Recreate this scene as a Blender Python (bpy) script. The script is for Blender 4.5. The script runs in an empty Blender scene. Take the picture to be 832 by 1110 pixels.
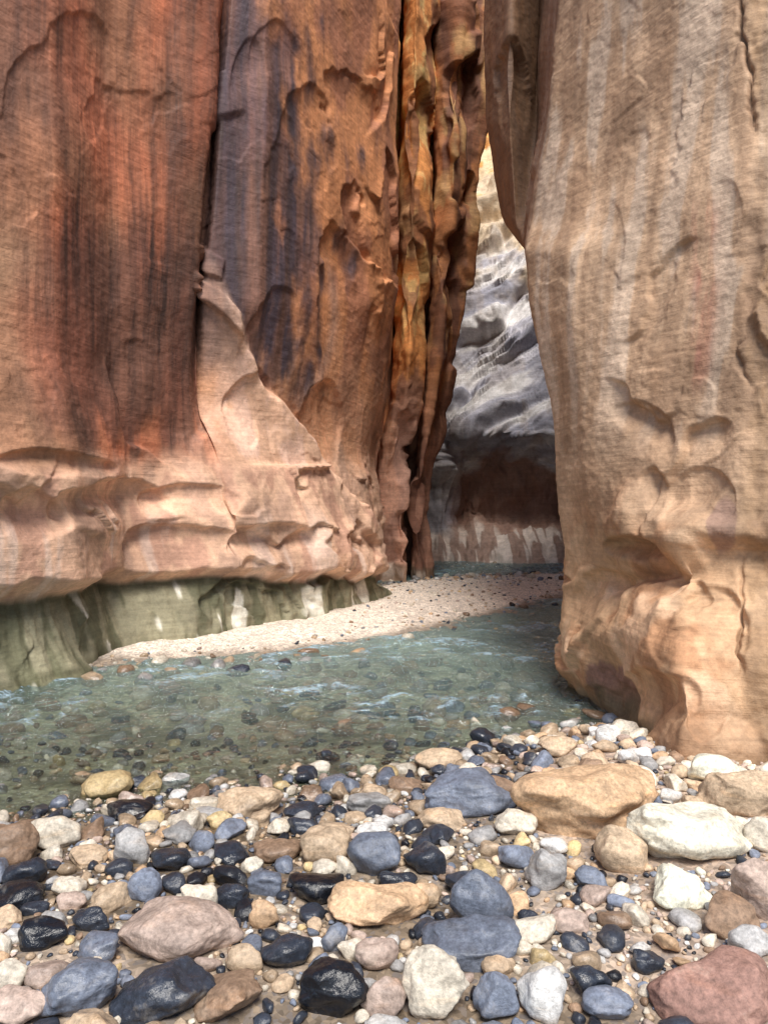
import bpy, math, numpy as np
from mathutils import Vector
rng=np.random.default_rng(7)
scene=bpy.context.scene
CAMH=1.5; F=802.0; CU=416.0; CV=555.0
# ------------------------------------------------------------ noise
_perm=np.random.default_rng(3).permutation(256); _perm=np.concatenate([_perm,_perm,_perm])
_g=np.array([[1,1,0],[-1,1,0],[1,-1,0],[-1,-1,0],[1,0,1],[-1,0,1],[1,0,-1],[-1,0,-1],[0,1,1],[0,-1,1],[0,1,-1],[0,-1,-1]],float)
def perlin(P):
    P=np.asarray(P,float); i=np.floor(P).astype(int); f=P-i; i&=255
    w=f*f*f*(f*(f*6-15)+10); out=0
    for dx in (0,1):
        for dy in (0,1):
            for dz in (0,1):
                h=_perm[_perm[_perm[(i[:,0]+dx)&255]+((i[:,1]+dy)&255)]+((i[:,2]+dz)&255)]%12
                g=_g[h]; dot=g[:,0]*(f[:,0]-dx)+g[:,1]*(f[:,1]-dy)+g[:,2]*(f[:,2]-dz)
                wx=w[:,0] if dx else 1-w[:,0]; wy=w[:,1] if dy else 1-w[:,1]; wz=w[:,2] if dz else 1-w[:,2]
                out=out+dot*wx*wy*wz
    return out
def fbm(P,o=4,off=0.0,gain=.5):
    a=1;s=0;Q=np.asarray(P)+off
    for k in range(o):
        s=s+a*perlin(Q); a*=gain; Q=Q*2.03+11.7
    return s
def sm(a,b,x):
    t=np.clip((x-a)/(b-a),0,1); return t*t*(3-2*t)
def lin(c):
    c=np.array(c,float)/255.; return np.where(c<=.04045,c/12.92,((c+.055)/1.055)**2.4)
def mixc(A,B,m):
    return A*(1-m[:,None])+np.asarray(B)*m[:,None]
# ------------------------------------------------------------ mesh helper
def make_mesh(name,V,Fq,n,col=None,mat=None,smooth=True):
    me=bpy.data.meshes.new(name)
    me.vertices.add(len(V)); me.vertices.foreach_set('co',np.asarray(V,np.float32).ravel())
    nf=len(Fq); me.loops.add(nf*n); me.polygons.add(nf)
    me.loops.foreach_set('vertex_index',np.asarray(Fq,np.int32).ravel())
    me.polygons.foreach_set('loop_start',np.arange(0,nf*n,n,dtype=np.int32))
    me.polygons.foreach_set('loop_total',np.full(nf,n,np.int32))
    me.update(calc_edges=True)
    me.polygons.foreach_set('use_smooth',np.full(nf,smooth))
    if col is not None:
        a=me.color_attributes.new('Col','FLOAT_COLOR','POINT')
        a.data.foreach_set('color',np.asarray(col,np.float32).ravel())
    ob=bpy.data.objects.new(name,me); scene.collection.objects.link(ob)
    if mat: me.materials.append(mat)
    return ob
def grid_faces(R,C,flip=False):
    r=np.arange(R-1)[:,None]; c=np.arange(C-1)[None,:]
    a=(r*C+c).ravel(); q=np.stack([a,a+1,a+1+C,a+C],1)
    return q[:,::-1] if flip else q
# ------------------------------------------------------------ node helper
class NT:
    def __init__(s,name):
        s.m=bpy.data.materials.new(name); s.m.use_nodes=True; s.t=s.m.node_tree; s.t.nodes.clear()
        s.out=s.n('ShaderNodeOutputMaterial')
    def n(s,t,**k):
        x=s.t.nodes.new(t)
        for a,b in k.items(): setattr(x,a,b)
        return x
    def l(s,a,b): s.t.links.new(a,b)
    def noise(s,vec,scale,detail=4,rough=.55,dist=0):
        x=s.n('ShaderNodeTexNoise'); s.l(vec,x.inputs['Vector'])
        x.inputs['Scale'].default_value=scale; x.inputs['Detail'].default_value=detail
        x.inputs['Roughness'].default_value=rough; x.inputs['Distortion'].default_value=dist
        return x.outputs['Fac']
    def mapping(s,vec,scale=(1,1,1),rot=(0,0,0)):
        x=s.n('ShaderNodeMapping'); s.l(vec,x.inputs['Vector']); x.inputs['Scale'].default_value=scale; x.inputs['Rotation'].default_value=rot
        return x.outputs[0]
    def math(s,op,a,b=None,c=None):
        x=s.n('ShaderNodeMath',operation=op)
        for i,v in enumerate((a,b,c)):
            if v is None: continue
            if isinstance(v,(int,float)): x.inputs[i].default_value=v
            else: s.l(v,x.inputs[i])
        return x.outputs[0]
    def mr(s,v,a,b,c,d):
        x=s.n('ShaderNodeMapRange'); s.l(v,x.inputs[0])
        for i,q in enumerate((a,b,c,d)): x.inputs[i+1].default_value=q
        return x.outputs[0]
    def mix(s,fac,a,b,mode='MIX'):
        x=s.n('ShaderNodeMix',data_type='RGBA',blend_type=mode)
        for i,v in ((0,fac),(6,a),(7,b)):
            if isinstance(v,(int,float)): x.inputs[i].default_value=v
            elif isinstance(v,tuple): x.inputs[i].default_value=v+(1,) if len(v)==3 else v
            else: s.l(v,x.inputs[i])
        return x.outputs[2]
    def gray(s,v):
        x=s.n('ShaderNodeCombineColor')
        for i in range(3): s.l(v,x.inputs[i])
        return x.outputs[0]
    def bump(s,h,strength,dist,prev=None):
        x=s.n('ShaderNodeBump'); s.l(h,x.inputs['Height']); x.inputs['Strength'].default_value=strength; x.inputs['Distance'].default_value=dist
        if prev is not None: s.l(prev,x.inputs['Normal'])
        return x.outputs[0]
def wall_mat(name,scale=1.0,tilt=0.25,strata=1.0,rough=.8,streakcol=(.06,.036,.03),bs=1.0):
    t=NT(name); g=t.n('ShaderNodeNewGeometry').outputs['Position']
    at=t.n('ShaderNodeAttribute',attribute_name='Col')
    st=t.noise(t.mapping(g,(1.1*scale,1.1*scale,24*scale),(tilt,tilt*.8,0)),1.0,4,.7,.35)
    vs=t.noise(t.mapping(g,(5*scale,5*scale,.3*scale)),1.0,5,.68,.3)
    gr=t.noise(g,17*scale,6,.78)
    mo=t.noise(g,3.5*scale,6,.7,.4)
    fac=t.math('MULTIPLY',t.mr(vs,.42,.66,0,1),at.outputs['Alpha'])
    c=t.mix(fac,at.outputs['Color'],streakcol)
    c=t.mix(1.0,c,t.gray(t.mr(st,.3,.7,1-.13*strata,1+.12*strata)),'MULTIPLY')
    c=t.mix(1.0,c,t.gray(t.mr(gr,.33,.67,.80,1.20)),'MULTIPLY')
    c=t.mix(1.0,c,t.gray(t.mr(mo,.3,.7,.84,1.17)),'MULTIPLY')
    b=t.bump(st,.45*bs*strata,.016/scale)
    b=t.bump(gr,.45*bs,.020/scale,b)
    b=t.bump(mo,.32*bs,.045/scale,b)
    p=t.n('ShaderNodeBsdfPrincipled'); t.l(c,p.inputs['Base Color']); t.l(b,p.inputs['Normal'])
    t.l(t.mr(fac,0,1,rough,.45),p.inputs['Roughness']); p.inputs['Specular IOR Level'].default_value=.3
    t.l(p.outputs[0],t.out.inputs[0]); return t.m
# ------------------------------------------------------------ wall surface from profiles in image pixels with estimated depths
def blur(A,k,axis):
    for _ in range(k):
        B=A.copy()
        sl=[slice(None)]*2; a=sl.copy(); b=sl.copy(); c=sl.copy()
        a[axis]=slice(0,-2); b[axis]=slice(1,-1); c[axis]=slice(2,None)
        B[tuple(b)]=.25*A[tuple(a)]+.5*A[tuple(b)]+.25*A[tuple(c)]; A=B
    return A
def wall(vk,stations,cols,vrows,bs=4,bv=14):
    U=[];D=[]
    for u,d in stations:
        u=np.interp(vrows,vk,np.broadcast_to(u,len(vk))); d=np.interp(vrows,vk,np.broadcast_to(d,len(vk))); U.append(u);D.append(d)
    U=np.array(U).T; D=np.array(D).T
    pos=np.concatenate([[0],np.cumsum(cols)]); s=np.arange(pos[-1]+1)
    def ex(A): return np.array([np.interp(s,pos,r) for r in A])
    X=(U-CU)/F*D; X=ex(X); Y=ex(D)
    V=np.repeat(vrows[:,None],len(s),1)
    X=blur(blur(X,bs,1),bv,0); Y=blur(blur(Y,bs,1),bv,0)
    Z=CAMH-(V-CV)/F*Y
    return X,Y,Z
def normals(X,Y,Z,sign):
    P=np.stack([X,Y,Z],-1); a=np.gradient(P,axis=1); b=np.gradient(P,axis=0)
    n=np.cross(a,b)*sign; n/=np.linalg.norm(n,axis=-1,keepdims=True)+1e-9; return n
def flake(P,steps,w,off,oct=2,warp=.12,pw=.8):
    """exfoliation: patches of rock spalled off, crisp on one side, fading on the other"""
    W=np.stack([fbm(P*2.3,3,off+3.),fbm(P*2.3,3,off+13.),fbm(P*2.3,3,off+23.)],1)*warp
    n=fbm(P+W,oct,off,.4); t=n*steps; f=np.floor(t); r=t-f
    g=sm(-.05,.4,fbm(P*pw,2,off+60.))
    return g*(sm(0,w,r)*(1-r)**1.3)/steps + .25*n/steps
def scoops(u,v,lst,nz):
    """conchoidal hollows: crisp upper lip, fading out downwards"""
    out=0
    for k,(cu,cv,a,b,amp,rot) in enumerate(lst):
        c,s=math.cos(rot),math.sin(rot); x=(u-cu)*c+(v-cv)*s; y=-(u-cu)*s+(v-cv)*c
        q=(x/a)**2+(y/b)**2+.9*nz*(.6+.4*math.sin(k*2.1))
        out=out+amp*sm(0,.16,1-q)*np.clip((1-q),0,1)**.35*(1-sm(-.5,.95,y/b))
    return out

# ============================================================ LEFT WALL
vk=[-350,0,200,330,430,500,560,640,830]
def lo(a,b): return [a,a,a,a,(a+b)/2,b,b,b,b]
S=[(-1500,2.0),(-600,3.6),(-200,5.2),(0,6.35),(60,6.8),
 (120,lo(7.7,8.0)),([180,180,180,175,170,170,170,170,170],lo(8.3,8.6)),
 ([243,238,222,210,203,197,195,200,205],lo(8.7,9.0)),
 ([245,240,224,212,210,208,206,213,218],lo(9.2,9.15)),
 ([256,250,233,222,222,224,224,226,230],lo(8.9,9.3)),
 ([300,295,288,285,290,295,300,300,300],lo(9.2,10.3)),
 ([360,355,350,350,350,350,350,350,350],lo(10.6,11.5)),
 ([408,405,402,400,385,380,383,385,390],lo(12.2,12.7)),
 ([436,431,428,426,417,402,402,407,410],lo(13.6,14.7)),
 ([434,430,427,424,414,401,401,406,409],16.6),
 ([442,438,434,431,422,406,405,409,412],16.9),
 ([445,441,437,434,426,409,408,412,414],[15.0,15.0,15.2,15.4,15.6,15.7,15.9,16.1,16.3]),
 ([457,453,449,447,440,428,423,426,429],[14.6,14.6,14.8,15.0,15.3,15.6,15.9,16.1,16.3]),
 ([471,468,464,459,451,443,439,441,443],15.8),
 ([470,467,463,458,450,442,438,440,442],17.2),
 ([480,477,472,465,455,447,442,444,446],17.5),
 ([484,481,476,469,459,450,445,447,449],16.4),
 ([503,500,492,481,468,457,452,455,457],16.0),
 ([512,508,498,486,472,460,455,458,460],16.8),
 ([520,514,502,489,475,463,458,461,462],16.8),
 ([566,549,520,503,488,473,466,468,468],17.0),
 ([550,535,506,494,479,464,458,459,460],19),
 (420,22),(330,26)]
cols=[16,26,46,56,44,40,26,10,10,44,44,44,32,10,12,6,18,16,10,12,6,16,12,10,16,14,8,6]
vr=np.concatenate([np.arange(-230,0,4.),np.arange(0,750,1.7),np.arange(750,832,4)])
X,Y,Z=wall(vk,S,cols,vr,bs=4,bv=24)
N=normals(blur(X,30,1),blur(Y,30,1),blur(Z,30,1),1)
if N[200,120,0]<0: N=-N
sh=X.shape
P=np.stack([X,Y,Z],-1).reshape(-1,3)
u=(CU+F*X/Y).ravel(); v=np.repeat(vr[:,None],sh[1],1).ravel(); z=P[:,2]; sidx=np.repeat(np.arange(sh[1])[None],sh[0],0).ravel()
farcol=sum(cols[:13])
wob=fbm(P*[1.2,1.2,1.2],4,55.)
isC=sm(farcol-4,farcol+6,sidx)
lowband=sm(480,520,v+22*wob)*(1-isC)
disp=(1-.8*isC)*(.10*fbm(P*[.4,.4,.25],2,5.1)+.26*flake(P*[.42,.42,.36],2.2,.06,31.))
disp+=(1-isC)*(.03+.18*lowband)*flake(P*[.85,.85,1.1],2.2,.09,77.)
disp+=(1-isC)*(.012*fbm(P*3.2,3,9.)*(.4+lowband)+.005*fbm(P*[8,8,14],4,2.,.65))
disp+=isC*(.24*fbm(P*[.7,.7,.14],2,71.)+.34*flake(P*[.5,.5,.3],2.,.12,15.)+.06*fbm(P*1.5,4,4.))
SC=[(100,548,62,30,.17,-.1),(20,566,46,34,.15,.2),(40,505,70,16,.08,.05),(262,455,30,55,.10,.35),(322,555,44,46,.18,.3),(250,592,55,28,.14,-.1),
    (165,596,50,30,.14,.1),(350,592,16,26,.28,0),(180,545,40,22,.10,0),(290,385,34,70,.06,.35),(375,330,30,120,.12,.05),(345,470,26,60,.10,.2),
    (60,110,55,95,.045,.3),(150,160,50,80,.035,-.2),(270,95,22,60,.05,.1),(330,170,34,80,.06,.2),(385,130,30,60,.08,-.1),(300,60,30,40,.04,0)]
disp-=(1-isC)*scoops(u,v,SC,wob)
SCC=[(455,150,12,60,.25,0),(500,110,14,50,.3,0),(448,330,12,70,.25,0),(490,300,12,60,.3,0),(432,500,14,60,.25,.1),(457,560,9,45,.3,0),(470,60,10,40,.2,0),(505,220,10,40,.3,.1)]
disp-=isC*scoops(u,v,SCC,wob)
ur=np.interp(v,[250,270,340,440,520,580,650],[215,226,258,300,350,372,388])+10*wob
ul=np.interp(v,[250,430,500,560,650],[212,200,165,140,120])
mR=1-sm(-7,5,u-ur); mL=sm(-10,80,u-ul)
foot=mR*mL*sm(255,330,v+20*wob)*(1-sm(farcol-30,farcol-20,sidx))
disp+=foot*(.18+.36*sm(380,600,v)+.12*flake(P*[.7,.7,.7],2.2,.08,177.))
def blkf(cu,cv,a,b,sk):
    q=np.maximum(np.abs((u-cu)/a),np.abs((v-cv-(u-cu)*sk)/b))+.3*fbm(P*2.5,3,6.); return 1-sm(.8,1.0,q)
blk=blkf(233,325,26,13,1.0); disp+=.12*blk+.05*blkf(229,288,14,14,.6)
zl=np.interp(u,[-200,0,120,250,385,470],[.82,.77,.76,.66,.50,.28])+.10*wob
apron=sm(zl,zl+.12,z)*(1-sm(1.0,2.3,z-zl))*(1-isC)
disp+=.18*apron
under=(1-sm(zl-.05,zl+.04,z))*(1-sm(farcol-8,farcol,sidx))
disp+=under*(-.10+.28*np.clip(zl-z,0,1.2)+.05*fbm(P*[4,4,.8],4,8.))
P2=P+N.reshape(-1,3)*disp[:,None]
c0=fbm(P*1.6,4,121.); c1=fbm(P*[.9,.9,.5],4,101.); c2=fbm(P*[2.2,2.2,1.2],4,140.); c3=fbm(P*[3.5,3.5,.3],4,170.)
col=np.tile(lin((190,122,90)),(len(P),1))
col=mixc(col,lin((162,120,92)),sm(-.1,.35,c1)*.6)
col=mixc(col,lin((202,122,88)),sm(.0,.4,-c1))
col=mixc(col,lin((168,136,108)),(1-sm(0,90,u+30*c2))*sm(180,300,v)*.7)
dk=sm(215,300,v+60*c3)*(1-sm(455,500,v+60*c3))*sm(-20,90,u)*(1-sm(205,222,u))
col=mixc(col,lin((110,76,66)),dk*.75)
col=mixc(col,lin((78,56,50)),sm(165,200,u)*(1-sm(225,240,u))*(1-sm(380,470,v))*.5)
col=mixc(col,lin((112,82,72)),(1-sm(20,110,u+40*c2))*(1-sm(90,220,v+40*c2))*.6)
tan=lin((214,174,146))
isB=sm(0,3,sidx-sum(cols[:8]))*(1-isC)*(1-sm(430,480,v))
isBf=sm(-20,40,sidx-sum(cols[:8]))*(1-isC)
isB=np.where(v<430,isB,isBf*sm(430,480,v)+isB)
colB=np.tile(lin((214,146,100)),(len(P),1)); colB=mixc(colB,lin((180,122,92)),sm(-.1,.3,c1))
colB=mixc(colB,lin((214,168,136)),sm(330,480,v+40*c2)*.6)
uv=np.interp(v,[-300,0,150,300,430,470],[300,318,345,352,325,290])
varn=(1-sm(-34,30,u-uv+70*c2))*(1-sm(400,450,v-(u-300)*.3+20*c2))
colB=mixc(colB,lin((86,74,82)),varn*(.7+.5*np.clip(c3+.3,0,.6)))
arc=np.exp(-((np.hypot((u-275)/95.,(v-330)/125.)-1)/.05)**2)*sm(300,340,u)*sm(250,330,v)
colB=mixc(colB,lin((216,176,156)),arc*.5)
col=col*(1-isB[:,None])+colB*isB[:,None]
col=mixc(col,tan,foot*.9)
col=mixc(col,lin((228,190,170)),foot*sm(-.05,.3,c2)*.7)
col=mixc(col,tan,lowband*.9*(1-varn))
col=mixc(col,lin((178,144,124)),lowband*sm(0,.35,c2)*.7)
col=mixc(col,lin((158,112,98)),lowband*sm(.1,.4,-c2)*.5)
col=mixc(col,lin((216,194,180)),lowband*sm(.1,.3,c3)*sm(540,580,v)*.5)
colC=np.tile(lin((222,148,86)),(len(P),1)); colC=mixc(colC,lin((246,200,132)),sm(.02,.25,c2)*(1-sm(300,420,v))*.85)
colC=mixc(colC,lin((128,84,62)),sm(.0,.3,c1+.4*c3)*.8)
colC=mixc(colC,lin((198,156,138)),sm(380,520,v+30*c1)*.8)
colC=mixc(colC,lin((108,70,54)),sm(sum(cols[:19])-5,sum(cols[:19])+12,sidx)*(.6+.3*sm(-.1,.1,c3)))
col=col*(1-isC[:,None])+colC*isC[:,None]
alg=(1-sm(zl-.06,zl+.03,z))*(1-isC*.5)
gcol=np.tile(lin((140,134,110)),(len(P),1)); gcol=mixc(gcol,lin((90,90,68)),sm(-.1,.25,fbm(P*[5,5,1.2],3,61.))*.8)
gcol=mixc(gcol,lin((225,220,205)),sm(.25,.33,fbm(P*[1.9,1.9,.6],3,233.)+.25*fbm(P*[8,8,2],2,3.)))
gcol=mixc(gcol,lin((62,60,42)),sm(zl-.22,zl-.04,z+.1*c2)*.8)
gcol=mixc(gcol,lin((76,76,52)),(1-sm(.02,.14,z+.1*c2))*.6)
col=mixc(col,gcol,alg)
col=col*(1+.34*c0[:,None])
stain=np.clip(.27+.55*dk+.42*varn-.9*lowband-.8*foot-alg,0.03,1)*(1-.3*isC)
colA=np.concatenate([np.clip(col,0,.85),stain[:,None]],1)
make_mesh('canyon_wall',P2,grid_faces(*sh,flip=True),4,colA,wall_mat('red_sandstone',1.0,.22,1.0))

# ============================================================ RIGHT WALL
vk=[-350,0,130,240,270,340,430,530,600,680,760,800,950]
def kk(*a): return list(a)
S=[(1000,26),(760,17),
 (kk(545,545,545,560,600,660,660,660,660,660,660,660,660),12),
 (kk(528,526,524,541,566,640,650,650,650,650,650,650,650),kk(9.5,9.5,9.5,9.5,9.5,8.6,8.5,8.5,8.5,8.5,8.5,8.5,8.5)),
 (kk(556,554,552,558,570,620,632,632,634,640,645,650,650),kk(8.6,8.6,8.6,8.6,8.2,7.8,7.6,7.6,7.6,7.6,7.6,7.6,7.6)),
 (kk(600,588,582,570,570,590,610,614,622,632,640,645,650),kk(9.4,9.4,9.2,8.6,7.8,7,7,7,7,7,7,7,7)),
 (kk(625,603,592,573,566,574,594,602,612,624,632,645,660),kk(6.8,6.8,6.7,6.7,6.6,6.5,6.4,6.3,6.3,6.2,6.1,5.8,5.3)),
 (kk(650,640,632,620,612,618,630,636,648,658,664,672,690),kk(6.3,6.3,6.2,6.1,6.0,5.9,5.8,5.7,5.7,5.5,5.3,5.0,4.7)),
 (740,kk(5.6,5.4,5.3,5.2,5.2,5.1,5.0,4.8,4.7,4.4,4.1,4.0,3.85)),
 (808,kk(5.2,5.0,4.9,4.8,4.8,4.7,4.6,4.5,4.5,4.25,4.05,3.98,3.9)),
 (1000,kk(4.5,4.4,4.4,4.3,4.3,4.2,4.2,4.1,4.0,3.9,3.8,3.75,3.7)),(1300,3.2),(1900,2.4)]
cols=[10,20,20,30,20,16,26,76,56,70,30,14]
vr=np.concatenate([np.arange(-230,0,4.),np.arange(0,880,1.7),np.arange(880,950,6)])
X,Y,Z=wall(vk,S,cols,vr,bs=3,bv=14)
N=normals(blur(X,10,1),blur(Y,10,1),blur(Z,10,1),1)
if N[200,sum(cols[:8]),1]>0: N=-N
sh=X.shape; P=np.stack([X,Y,Z],-1).reshape(-1,3)
u=(CU+F*X/Y).ravel(); v=np.repeat(vr[:,None],sh[1],1).ravel(); z=P[:,2]; sidx=np.repeat(np.arange(sh[1])[None],sh[0],0).ravel()
wob=fbm(P*1.3,4,255.)
low=sm(540,600,v+60*wob)
disp=.06*fbm(P*[.5,.5,.4],2,205.1)+.12*flake(P*[.5,.5,.42],2.,.06,231.)+(.025+.13*low)*flake(P*[1.0,1.0,1.2],2.,.09,277.)
disp+=.008*fbm(P*4,3,209.)+.0045*fbm(P*[11,11,18],4,202.,.65)
vv=v+40*wob
disp+=.12*np.exp(-((vv-572)/26.)**2)*sm(640,690,u) - .13*np.exp(-((vv-620)/16.)**2)*sm(630,680,u)*(1-sm(720,800,u))
disp+=.10*np.exp(-((vv-700)/40.)**2)-.06*np.exp(-((vv-790)/25.)**2)
SR=[(690,596,34,16,.15,.1),(700,462,46,22,.045,.5),(765,690,46,60,.09,.1),(650,660,28,44,.09,.1),(735,650,44,30,.09,-.1),(760,545,40,44,.05,-.4),
    (650,300,26,90,.018,.1),(705,320,30,70,.022,.7),(780,250,26,60,.02,.2),(700,760,60,34,.08,0),(555,100,18,70,.12,0)]
disp-=scoops(u,v,SR,wob)
def ledge(cu,cv,slope,ul_,ur_,amp,dep,wv=1.0):
    q=v-(cv+(u-cu)*slope)+45*wob*wv
    return amp*sm(-3,4,q)*(1-sm(8,dep,q))*sm(ul_,ul_+25,u)*(1-sm(ur_-25,ur_,u))
disp-=ledge(700,440,.45,650,745,.045,70)
disp-=ledge(720,310,-1.1,670,765,.04,60)
disp-=ledge(735,505,-.65,690,800,.07,80)
w2=fbm(P*[3,3,3],4,222.); cg=sm(-.25,.2,fbm(P*[1.5,1.5,.9],2,88.))
disp-=.03*np.exp(-((u-702-30*wob-9*w2)/3.)**2)*sm(505,520,v)*(1-sm(580,600,v))
ck=u-808-16*wob-14*w2
disp-=.05*np.exp(-(ck/2.4)**2)*cg
rr=sm(-4,14,ck); disp+=rr*(.03*fbm(P*[5,5,3],4,299.)+.16*flake(P*[1.6,1.6,1.1],2.,.1,55.))
disp*=sm(0,60,sidx)
P2=P+N.reshape(-1,3)*disp[:,None]
c0=fbm(P*1.9,4,321.); c1=fbm(P*[.9,.9,.5],4,301.); c2=fbm(P*[2.2,2.2,1.2],4,340.); c3=fbm(P*[4.5,4.5,.25],4,370.)
col=np.tile(lin((200,168,138)),(len(P),1))
col=mixc(col,lin((170,138,110)),sm(-.1,.35,c1)*.7)
col=mixc(col,lin((210,190,170)),sm(0,.3,c3)*(1-sm(400,520,v))*.6)
col=mixc(col,lin((146,114,88)),sm(.05,.35,-c3)*(1-sm(400,520,v))*.45)
col=mixc(col,lin((212,172,134)),sm(540,620,vv)*.85)
col=mixc(col,lin((184,134,98)),sm(.05,.3,c2)*sm(500,620,vv)*.7)
col=mixc(col,lin((228,196,164)),sm(.1,.35,c0)*sm(500,620,vv)*.5)
col=mixc(col,lin((174,110,90)),np.exp(-((u-765-14*c2)/11.)**2)*sm(200,240,v)*(1-sm(400,440,v))*sm(-.2,.2,c3)*.75)
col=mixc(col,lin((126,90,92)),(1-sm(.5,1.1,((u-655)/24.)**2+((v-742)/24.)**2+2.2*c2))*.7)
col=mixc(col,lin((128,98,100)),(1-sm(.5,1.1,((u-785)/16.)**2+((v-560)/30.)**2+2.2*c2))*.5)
col=mixc(col,lin((160,128,100)),sm(760,800,vv)*.7)
col=mixc(col,lin((116,106,82)),(1-sm(.05,.25,z+.15*c2))*.85)
col=mixc(col,lin((158,128,96)),rr*.6)
col=mixc(col,lin((100,70,52)),np.exp(-(ck/3.)**2)*.55*cg)
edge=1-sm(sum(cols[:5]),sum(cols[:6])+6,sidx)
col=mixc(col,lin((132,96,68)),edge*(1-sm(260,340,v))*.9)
col=col*(1+.28*c0[:,None])
stain=np.clip(.22+.5*edge+.3*rr-.25*low,0.03,1)
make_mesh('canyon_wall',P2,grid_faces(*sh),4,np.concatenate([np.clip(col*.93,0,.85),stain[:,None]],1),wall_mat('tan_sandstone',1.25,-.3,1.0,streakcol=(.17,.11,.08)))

# ============================================================ FAR GREY WALL
vk=[-350,0,150,230,300,400,470,500,560,580,612,700]
b=np.array([38,34,29.5,27,25.5,24.4,23.2,24.4,25.0,23.4,22.3,21.6])
b0=np.array([38,34,29.5,27,25.5,24.4,23.6,23.4,23.4,23.2,22.3,21.6])
S=[(250,list(b0)),(430,list(b0)),(478,list(b0)),(500,list(b)),(560,list(b-.5)),(620,list(b-1)),(760,list(b-2)),(1000,list(b-3))]
cols=[10,24,34,70,70,30,10]
vr=np.concatenate([np.arange(-60,100,6.),np.arange(100,640,1.6),np.arange(640,700,6)])
X,Y,Z=wall(vk,S,cols,vr,bs=8,bv=6); N=normals(X,Y,Z,1)
if N[150,100,1]>0: N=-N
sh=X.shape; P=np.stack([X,Y,Z],-1).reshape(-1,3)
u=(CU+F*X/Y).ravel(); v=np.repeat(vr[:,None],sh[1],1).ravel(); z=P[:,2]
A=math.radians(24); Pr=P.copy(); Pr[:,0]=P[:,0]*math.cos(A)+P[:,2]*math.sin(A); Pr[:,2]=-P[:,0]*math.sin(A)+P[:,2]*math.cos(A)
wob=fbm(P*.8,4,455.); upper=1-sm(490,530,v)
def saw(x,w=.22):
    r=x-np.floor(x); return sm(0,w,r)*(1-r)
q=Pr[:,2]+1.5*fbm(Pr*[.2,.2,.3],4,401.)
disp=upper*(.80*saw(q*.5)*sm(-.4,.4,fbm(P*.35,2,44.))+.30*saw(q*1.5+.9*fbm(P*.6,3,4.))*sm(-.3,.3,fbm(P*.7,2,144.))+.08*saw(q*4.3+.8*fbm(P*1.1,3,14.)))+.04*fbm(P*2,3,409.)+.35*fbm(P*.4,3,411.)
disp+=(1-upper)*.2*fbm(P*[2.4,2.4,.5],3,8.)
P2=P+N.reshape(-1,3)*disp[:,None]
c1=fbm(Pr*[.3,.3,1.5],4,501.); c2=fbm(P*[1.4,1.4,.4],4,540.)
col=np.tile(lin((188,186,194)),(len(P),1)); col=mixc(col,lin((222,219,218)),sm(0,.3,c1)); col=mixc(col,lin((138,138,150)),sm(0,.3,-c1)*.8)
col=mixc(col,lin((160,148,138)),sm(.0,.3,c2)*.4)
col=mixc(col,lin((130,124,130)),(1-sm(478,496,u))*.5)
top=1-sm(255,320,v+60*wob); col=mixc(col,lin((214,194,166)),top)  # sunlit look of the upper cliff, painted as paler cream rock
top2=1-sm(190,230,v+60*wob); col=mixc(col,lin((224,200,160)),top2)  # higher still, the painted sunlight gets paler and yellower
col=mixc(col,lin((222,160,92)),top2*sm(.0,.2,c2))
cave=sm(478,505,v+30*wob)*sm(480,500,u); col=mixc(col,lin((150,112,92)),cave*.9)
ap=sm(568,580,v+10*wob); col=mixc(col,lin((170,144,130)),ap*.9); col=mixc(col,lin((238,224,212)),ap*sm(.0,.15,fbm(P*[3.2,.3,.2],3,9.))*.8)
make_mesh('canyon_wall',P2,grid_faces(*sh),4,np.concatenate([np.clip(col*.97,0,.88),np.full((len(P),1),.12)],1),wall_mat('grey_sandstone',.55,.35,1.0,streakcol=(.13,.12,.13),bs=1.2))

# ============================================================ GROUND
shx=[-6,-2.0,-1.3,-.6,.19,.64,1.26,2,6]; shy=[3.3,3.55,3.75,3.95,4.25,4.65,5.1,5.2,5.2]
poly=np.array([(-2.97,7.25),(-1.14,7.9),(.155,8.9),(1.3,10.4),(2.7,12.4),(4.2,14.5),(5.2,18),(3.5,17.6),(1.3,17),(-.0,15.4),(-1.4,13),(-3.8,10.4),(-3.6,8.6)])
def sdpoly(x,y):
    d=np.full(x.shape,1e9); ins=np.zeros(x.shape,bool); n=len(poly)
    for i in range(n):
        ax,ay=poly[i]; bx,by=poly[(i+1)%n]; ex,ey=bx-ax,by-ay
        t=np.clip(((x-ax)*ex+(y-ay)*ey)/(ex*ex+ey*ey),0,1)
        d=np.minimum(d,np.hypot(x-ax-t*ex,y-ay-t*ey))
        cnd=((ay>y)!=(by>y))&(x<ex*(y-ay)/(ey+1e-12)+ax); ins^=cnd
    return np.where(ins,d,-d)
def gh(x,y):
    x=np.asarray(x,float);y=np.asarray(y,float)
    near=np.clip((np.interp(x,shx,shy)-y)*.09,-.30,.11)+.06*sm(.3,1.6,x)*sm(.2,-.6,y-5.0+0*x)
    bar=np.clip(sdpoly(x,y)*.11,-.30,.11)
    h=np.maximum(near,bar); h=np.maximum(h,-.1-.2*(1-sm(14,18,y)))
    Pn=np.stack([x.ravel(),y.ravel(),0*x.ravel()],1)
    n=(.030*fbm(Pn*1.3,3,3.)+.012*fbm(Pn*6,3,5.)).reshape(x.shape)
    return h+n
gx=np.concatenate([-np.geomspace(80,6.2,20),np.linspace(-6,7,360),np.geomspace(7.2,80,20)])
gy=np.concatenate([-np.geomspace(80,.2,20),np.linspace(0,8,280),np.linspace(8.05,24,160),np.geomspace(24.5,110,20)])
GX,GY=np.meshgrid(gx,gy); GZ=gh(GX,GY)
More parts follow.
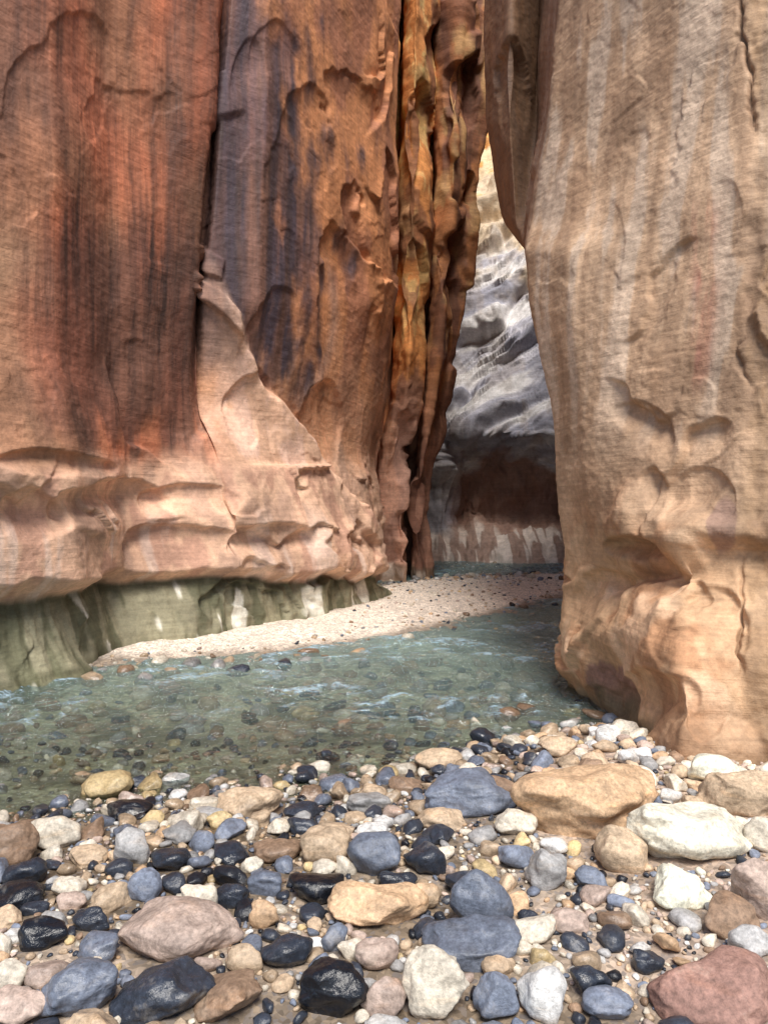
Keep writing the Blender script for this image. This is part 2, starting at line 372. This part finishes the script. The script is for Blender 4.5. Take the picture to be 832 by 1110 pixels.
Pg=np.stack([GX,GY,GZ],-1).reshape(-1,3)
x,y,z=Pg.T; sdb=sdpoly(x,y)
n1=fbm(Pg*[1.2,1.2,0],4,601.); n2=fbm(Pg*[5,5,0],3,611.)
col=np.tile(lin((150,134,116)),(len(Pg),1))
col=mixc(col,lin((196,176,156)),sm(.0,.3,n1+.3*n2)*.6)
col=mixc(col,lin((192,170,152)),sm(.5,1.1,x)*sm(.02,.1,z)*.8)
wetn=(y<6)*(1-sm(.06,.14,z+.04*n1)); col=mixc(col,lin((104,88,68)),wetn*.8)
bm_=sm(.0,.35,sdb+.1*n2); col=mixc(col,lin((238,222,204)),bm_)
und=1-sm(-.05,.01,z); col=mixc(col,lin((184,180,152)),und*.9); col=mixc(col,lin((112,108,86)),und*sm(-.05,.3,n1+.5*n2)*.9)
t=NT('river_gravel'); g=t.n('ShaderNodeNewGeometry').outputs['Position']; at=t.n('ShaderNodeAttribute',attribute_name='Col')
vo=t.n('ShaderNodeTexVoronoi'); t.l(g,vo.inputs['Vector']); vo.inputs['Scale'].default_value=60
vo2=t.n('ShaderNodeTexVoronoi'); t.l(g,vo2.inputs['Vector']); vo2.inputs['Scale'].default_value=19
nn=t.noise(g,150,3,.6)
hs=t.n('ShaderNodeSeparateColor'); t.l(vo.outputs['Color'],hs.inputs[0])
hs2=t.n('ShaderNodeSeparateColor'); t.l(vo2.outputs['Color'],hs2.inputs[0])
c=t.mix(1.,at.outputs['Color'],t.gray(t.mr(hs.outputs[0],0,1,.6,1.35)),'MULTIPLY')
c=t.mix(1.,c,t.gray(t.mr(hs2.outputs[0],0,1,.78,1.2)),'MULTIPLY')
c=t.mix(t.mr(hs.outputs[1],.75,.8,0,.35),c,(.15,.15,.17))
b=t.bump(vo2.outputs['Distance'],-.4,.02); b=t.bump(vo.outputs['Distance'],-.7,.012,b)
b=t.bump(nn,.3,.004,b)
p=t.n('ShaderNodeBsdfPrincipled'); t.l(c,p.inputs['Base Color']); t.l(b,p.inputs['Normal']); t.l(at.outputs['Alpha'],p.inputs['Roughness']); t.l(p.outputs[0],t.out.inputs[0])
rough=.9-.5*wetn
make_mesh('ground',Pg,grid_faces(*GX.shape),4,np.concatenate([col*.88,rough[:,None]],1),t.m)

# ============================================================ WATER
wx=np.linspace(-7,9,640); wy=np.concatenate([np.linspace(3.0,10,520),np.linspace(10.05,27,260)])
WX,WY=np.meshgrid(wx,wy); Pw=np.stack([WX,WY,0*WX],-1).reshape(-1,3)
rap0=sm(-.25,.25,fbm(Pw*[.5,.8,0],3,777.)); rapid=.6+1.0*rap0
w_=fbm(Pw*[1.4,1.4,0],2,9.)[:,None]*.5
h=(.022*fbm((Pw+w_)*[1.8,3.4,0],3,701.)+.020*fbm((Pw+w_)*[4,7.5,0],3,720.,.6))*rapid
calm=1-.7*np.exp(-((Pw[:,1]-4.0)/.6)**2)
Pw[:,2]=h*calm
crest=sm(.002,.020,h*calm)*(.4+.6*rap0)*sm(4.4,5.4,Pw[:,1])
wcol=np.stack([crest,crest,crest,crest],1)
t=NT('river_water'); g=t.n('ShaderNodeNewGeometry').outputs['Position']; at=t.n('ShaderNodeAttribute',attribute_name='Col')
w1=t.noise(t.mapping(g,(6,11,1),(0,0,.25)),1,3,.6,.6); w2=t.noise(t.mapping(g,(18,32,1),(0,0,-.2)),1,3,.6,.4)
b=t.bump(w1,1.,.12); b=t.bump(w2,1.,.035,b)
gl=t.n('ShaderNodeBsdfGlossy'); gl.inputs['Roughness'].default_value=.03; gl.inputs['Color'].default_value=(.95,.98,1,1); t.l(b,gl.inputs['Normal'])
tp=t.n('ShaderNodeBsdfTransparent'); tp.inputs['Color'].default_value=(.90,.985,.965,1)
df=t.n('ShaderNodeBsdfDiffuse'); df.inputs['Color'].default_value=(.38,.56,.54,1)
fo=t.n('ShaderNodeBsdfDiffuse'); fo.inputs['Color'].default_value=(.50,.68,.80,1); t.l(b,fo.inputs['Normal'])  # blue-white crest streaks: aerated riffles plus sky glints painted as diffuse colour
m1=t.n('ShaderNodeMixShader'); sx=t.n('ShaderNodeSeparateXYZ'); t.l(g,sx.inputs[0])
t.l(t.mr(sx.outputs[1],4.4,9.,.0,.30),m1.inputs[0]); t.l(tp.outputs[0],m1.inputs[1]); t.l(df.outputs[0],m1.inputs[2])
m0=t.n('ShaderNodeMixShader'); t.l(t.math('MULTIPLY',t.mr(t.math('ADD',w2,t.math('MULTIPLY',at.outputs['Fac'],.2)),.54,.80,0,.75),at.outputs['Fac']),m0.inputs[0]); t.l(m1.outputs[0],m0.inputs[1]); t.l(fo.outputs[0],m0.inputs[2])
fr=t.n('ShaderNodeFresnel'); fr.inputs['IOR'].default_value=1.6; t.l(b,fr.inputs['Normal'])
m2=t.n('ShaderNodeMixShader'); t.l(fr.outputs[0],m2.inputs[0]); t.l(m0.outputs[0],m2.inputs[1]); t.l(gl.outputs[0],m2.inputs[2]); t.l(m2.outputs[0],t.out.inputs[0])
make_mesh('river_water',Pw,grid_faces(*WX.shape),4,wcol,t.m)

# ============================================================ STONES
t=NT('river_stone'); g=t.n('ShaderNodeNewGeometry').outputs['Position']; at=t.n('ShaderNodeAttribute',attribute_name='Col')
n1=t.noise(g,9,5,.7,.3); n2=t.noise(g,60,5,.75); n3=t.noise(t.mapping(g,(6,6,30),(.5,.4,0)),1,3,.6,.4)
c=t.mix(1.,at.outputs['Color'],t.gray(t.mr(n1,.3,.7,.60,1.36)),'MULTIPLY')
c=t.mix(1.,c,t.gray(t.mr(n2,.33,.67,.62,1.34)),'MULTIPLY')
c=t.mix(t.mr(n3,.55,.75,0,.4),c,t.mix(1.,c,(1.4,1.15,.9),'MULTIPLY'))
c=t.mix(t.mr(n1,.58,.75,0,.4),c,(.42,.37,.30))
b=t.bump(n1,.4,.022); b=t.bump(t.math('ADD',n2,n3),.4,.006,b)
p=t.n('ShaderNodeBsdfPrincipled'); t.l(c,p.inputs['Base Color']); t.l(b,p.inputs['Normal'])
t.l(t.math('ADD',at.outputs['Alpha'],t.mr(n2,.3,.7,-.08,.08)),p.inputs['Roughness']); t.l(p.outputs[0],t.out.inputs[0]); STONE=t.m
import bmesh
def ico(sub):
    bm=bmesh.new(); bmesh.ops.create_icosphere(bm,subdivisions=sub,radius=1); bm.verts.ensure_lookup_table()
    V=np.array([q.co[:] for q in bm.verts]); Fc=np.array([[q.index for q in f.verts] for f in bm.faces]); bm.free(); return V,Fc
ICO={k:ico(k) for k in (2,3,4,5)}
def shape(sub,seed,ang=.5):
    r=np.random.default_rng(seed); V,Fc=ICO[sub]; V=V.copy()
    V=np.sign(V)*np.abs(V)**r.uniform(.8,1.05)
    for k in range(r.integers(4,11)):
        n=r.normal(size=3); n/=np.linalg.norm(n); c=r.uniform(.58,.93)
        d=V@n-c; V-=((.6+.38*ang)*np.maximum(0,d))[:,None]*n
    o=r.uniform(0,90); V*=(1+.27*fbm(V*.9,2,o)+.05*fbm(V*2.6,3,o+5))[:,None]
    V/=np.abs(V).max(0); return V,Fc
TM={s:[shape(s,50+i,.3+.65*((i*7)%10)/10) for i in range(36)] for s in (2,3,4)}
def rotm(yaw,rx,ry):
    cz,sz=math.cos(yaw),math.sin(yaw); cx,sx_=math.cos(rx),math.sin(rx); cy,sy=math.cos(ry),math.sin(ry)
    return np.array([[cz,-sz,0],[sz,cz,0],[0,0,1]])@np.array([[cy,0,sy],[0,1,0],[-sy,0,cy]])@np.array([[1,0,0],[0,cx,-sx_],[0,sx_,cx]])
def toground(uu,vv):
    d=1.45*F/(vv-CV)
    for _ in range(6):
        h=float(gh(np.array([(uu-CU)/F*d]),np.array([d]))[0]); d=(CAMH-h)*F/(vv-CV)
    return (uu-CU)/F*d,d,h
PAL={'blue':(122,130,146),'dark':(62,68,80),'tan':(194,170,142),'cream':(224,213,194),'orange':(208,174,138),'pink':(192,170,156),'white':(218,216,212),'brown':(150,124,102),'grey':(162,160,158),'black':(36,39,47),'red':(150,116,104),'yellow':(206,182,136)}
heroes=[
(630,876,172,88,'orange',-8,0),(745,908,142,72,'cream',4,0),(797,862,88,62,'tan',0,0),(513,862,112,56,'blue',-6,.5),(733,967,78,50,'cream',3,0),
(828,968,76,76,'pink',0,0),(410,992,116,38,'orange',3,.3),(520,980,66,70,'blue',-38,.6),(512,1030,118,46,'blue',-4,.6),(188,1017,152,68,'pink',0,.2),
(180,1080,122,66,'dark',-10,.9),(86,1080,92,62,'blue',-8,.7),(358,1080,84,62,'black',-5,1),(472,1076,80,72,'cream',20,.2),(590,1078,60,76,'white',-5,.1),
(345,965,66,38,'black',0,1),(407,932,62,46,'blue',0,.5),(350,917,60,40,'tan',0,.3),(275,869,82,40,'tan',4,.4),(116,853,58,36,'yellow',-8,.5),
(373,791,30,20,'brown',0,.6),(462,933,50,38,'dark',10,.8),(143,920,42,40,'grey',0,.2),(158,963,42,36,'blue',0,.3),(60,906,62,38,'cream',10,.3),
(8,918,74,56,'brown',8,.4),(775,1090,150,74,'red',-12,0),(475,823,54,24,'tan',0,.3),(310,1037,62,36,'dark',-5,.9),(248,1088,96,50,'brown',-20,.4),
(8,1062,50,34,'cream',0,.2),(640,1070,50,36,'dark',10,.9),(672,925,66,56,'tan',12,0),(592,946,48,46,'grey',0,0),(662,1096,64,40,'blue',0,.4),
(538,1088,52,54,'blue',0,.5),(416,1088,52,46,'pink',0,.3),(812,1026,50,34,'grey',10,0),(770,838,60,36,'cream',0,0),(286,993,36,32,'orange',20,.2),
(363,1016,32,40,'blue',0,.4),(140,880,52,22,'black',0,1),(240,890,32,22,'yellow',0,.3),(575,1010,60,34,'cream',-20,.2),(30,950,50,34,'dark',0,.9),
(20,975,60,32,'black',0,.9),(75,965,40,26,'cream',0,.2),(215,975,44,34,'cream',0,.2),(250,975,40,26,'dark',0,.9),(700,1046,40,26,'dark',0,.8),
(560,895,50,30,'cream',0,.2),(480,890,60,24,'tan',0,.3),(640,955,36,24,'blue',0,.3),(620,1000,50,26,'pink',0,0),(300,925,60,26,'brown',0,.5),
(195,905,40,24,'grey',0,.5),(95,930,50,22,'tan',0,.3),(690,872,50,40,'blue',0,.1),(825,905,40,46,'cream',0,0),(605,812,46,22,'tan',0,.1),(20,1098,70,40,'pink',0,.2),
(45,1015,62,36,'black',5,1),(105,1032,52,34,'blue',-8,.8),(100,1000,44,28,'dark',0,.9),(290,960,44,28,'blue',0,.7),(430,960,46,28,'dark',6,.9),(265,1045,44,32,'tan',0,.3),(408,1040,50,34,'pink',0,.3),
(460,975,40,30,'tan',0,.2),(330,880,46,22,'dark',0,.9),(400,870,50,24,'grey',0,.4),(440,850,40,20,'brown',0,.5),(185,935,44,28,'dark',0,.9),(560,930,44,30,'blue',0,.4),(540,1050,40,26,'tan',0,.2)]
VS=[];FS=[];CS=[];off=0
placed=[]
def addstone(V,Fc,colr,rough):
    global off
    VS.append(V);FS.append(Fc+off);CS.append(np.tile(np.append(colr,rough),(len(V),1)));off+=len(V)
def stonecol(name,wet,r):
    c=lin(PAL[name])*.97; c=c*r.uniform(.8,1.15)*(1-.42*wet); return np.clip(c,0,.75)
for i,(hu,hv,w,hh,cn,roll,wet) in enumerate(heroes):
    X0,d0,h0=toground(hu,hv+hh*.42)
    rx=w/F*d0/2; ry=rx*rng.uniform(.62,.85); a=math.atan((hv-CV)/F)
    q=(hh/F*d0/2)**2-(ry*math.sin(a))**2; rz=math.sqrt(q)/math.cos(a) if q>0 else 0
    rz=min(max(rz,.38*rx),1.1*rx)
    yc=d0+ry*.75; xc=X0*yc/d0; hgt=float(gh(np.array([xc]),np.array([yc]))[0])
    sub=5 if w>70 else 4
    V,Fc=shape(sub,900+i,.8 if w>70 else .55)
    if w>70: V=V*(1+.035*fbm(V*5,4,i*3.))[:,None]
    V=V*np.array([rx,ry,rz]); V=V@rotm(rng.uniform(-.25,.25),rng.uniform(-.1,.1),math.radians(roll)).T
    V=V+np.array([xc,yc,hgt+rz*.62])
    placed.append((xc,yc,max(rx*.5+ry*.5,.01)))
    cc=stonecol(cn,wet,rng); rg=.8-.62*wet
    if w>=70: make_mesh('boulder',V,Fc,3,np.tile(np.append(cc,rg),(len(V),1)),STONE)
    else: addstone(V,Fc,cc,rg)
cell=.25; grid={}
def gput(x,y,r):
    grid.setdefault((int(x//cell),int(y//cell)),[]).append((x,y,r))
for q in placed: gput(*q)
def free(x,y,r,k):
    R=int((r+.2)//cell)+1; cx,cy=int(x//cell),int(y//cell)
    for i in range(cx-R,cx+R+1):
        for j in range(cy-R,cy+R+1):
            for (a,b_,c_) in grid.get((i,j),()):
                if (a-x)**2+(b_-y)**2<(k*(r+c_))**2: return False
    return True
names=['blue','dark','tan','cream','orange','pink','white','brown','grey','black','yellow']
def scatter(n,r0,r1,xa,xb,ya,yb,k,cond=None,pr=None,zadd=.3):
    xs=rng.uniform(xa,xb,n); ys=rng.uniform(ya,yb,n); rs=np.sort(r0+(r1-r0)*rng.random(n)**1.8)[::-1]; hs_=gh(xs,ys)
    for x_,y_,r_,h_ in zip(xs,ys,rs,hs_):
        if cond is not None and not cond(x_,y_,h_): continue
        if not free(x_,y_,r_,k): continue
        gput(x_,y_,r_)
        s=4 if r_>.06 and y_<4 else (3 if r_>.03 and y_<5 else 2)
        V,Fc=TM[s][rng.integers(36)]
        e=rng.uniform(.55,1.); V=V*np.array([r_*1.16,r_*1.16*e,r_*rng.uniform(.5,.85)])
        V=V@rotm(rng.uniform(0,6.28),rng.normal()*.25,rng.normal()*.25).T
        V=V+np.array([x_,y_,h_+r_*zadd])
        dryness=sm(.6,1.5,x_)*(y_<5.2)
        pp=np.array(pr if pr is not None else [.15,.14,.20,.20,.05,.09,.07,.06,.09,.06,.03],float)
        if dryness>.5: pp=pp*np.array([.6,.25,1.3,1.6,1.2,1.6,1.2,1,1,.1,1])
        cn=names[rng.choice(11,p=pp/pp.sum())]
        wet=np.clip(rng.uniform(0,1)*(1-.8*dryness)+(.6 if h_<.035 else 0)-(.2 if h_>.1 else 0),0,1)
        if cn in('dark','black'): wet=max(wet,.75)
        addstone(V,Fc,stonecol(cn,wet*.8,rng),.78-.6*wet)
onbar=lambda x,y,h:h>-.015 or rng.random()<.15
onbar2=lambda x,y,h:(h>-.015 or rng.random()<.15) and not(x>.9 and y<3.1 and rng.random()<.75)
scatter(800,.05,.085,-3.2,2.8,1.2,5.4,.84,onbar2)
scatter(6000,.024,.055,-3.2,2.8,1.4,5.4,.84,onbar2)
scatter(10000,.013,.026,-2.8,2.5,1.7,5.2,.84,onbar,zadd=.35)
scatter(11000,.007,.013,-2.2,2.1,1.8,3.8,.85,onbar,zadd=.4)
ub=[.1,.12,.22,.14,.05,.05,.05,.18,.15,.02,.02]
scatter(1300,.03,.11,-5,3,4.0,8,1.1,lambda x,y,h:h<-.02,ub,zadd=.2)
scatter(500,.03,.08,-3.2,5.5,7,19,1.0,lambda x,y,h:-.1<h<.03 ,ub,zadd=.2)
scatter(2600,.010,.035,-3.2,5.5,7,19,1.0,lambda x,y,h:h>-.02 and (x>-.5 or h<.05),[.1,.1,.25,.25,.05,.1,.1,.1,.1,.02,.02],zadd=.2)
scatter(900,.05,.12,-1,7,15,22,1.0,lambda x,y,h:True,[.2,.1,.2,.2,.05,.05,.15,.05,.15,.02,.02],zadd=.3)
make_mesh('river_cobbles',np.concatenate(VS),np.concatenate(FS),3,np.concatenate(CS),STONE)
print('stone verts',off)
# ============================================================ SKY, SUN, CAMERA
EL=56; AZ=172
w=bpy.data.worlds.new('World'); scene.world=w; w.use_nodes=True; nt=w.node_tree
sk=nt.nodes.new('ShaderNodeTexSky'); sk.sky_type='NISHITA'; sk.sun_disc=False; sk.sun_elevation=math.radians(EL); sk.sun_rotation=math.radians(AZ%360)
bg=nt.nodes['Background']; nt.links.new(sk.outputs[0],bg.inputs[0]); bg.inputs[1].default_value=.15
sd=bpy.data.lights.new('sun','SUN'); sd.energy=5; sd.angle=math.radians(24); sd.color=(1,.95,.88)
so=bpy.data.objects.new('sun',sd); scene.collection.objects.link(so)
az=math.radians(AZ); dirv=Vector((math.sin(az)*math.cos(math.radians(EL)),math.cos(az)*math.cos(math.radians(EL)),math.sin(math.radians(EL))))
so.rotation_euler=dirv.to_track_quat('Z','Y').to_euler()
cd=bpy.data.cameras.new('camera'); cd.sensor_fit='VERTICAL'; cd.sensor_height=36; cd.lens=36*F/1110; cd.clip_end=500
co=bpy.data.objects.new('camera',cd); scene.collection.objects.link(co); co.location=(0,0,CAMH); co.rotation_euler=(math.radians(90),0,0); scene.camera=co
scene.view_settings.view_transform='Standard'; scene.view_settings.look='None'; scene.view_settings.exposure=0
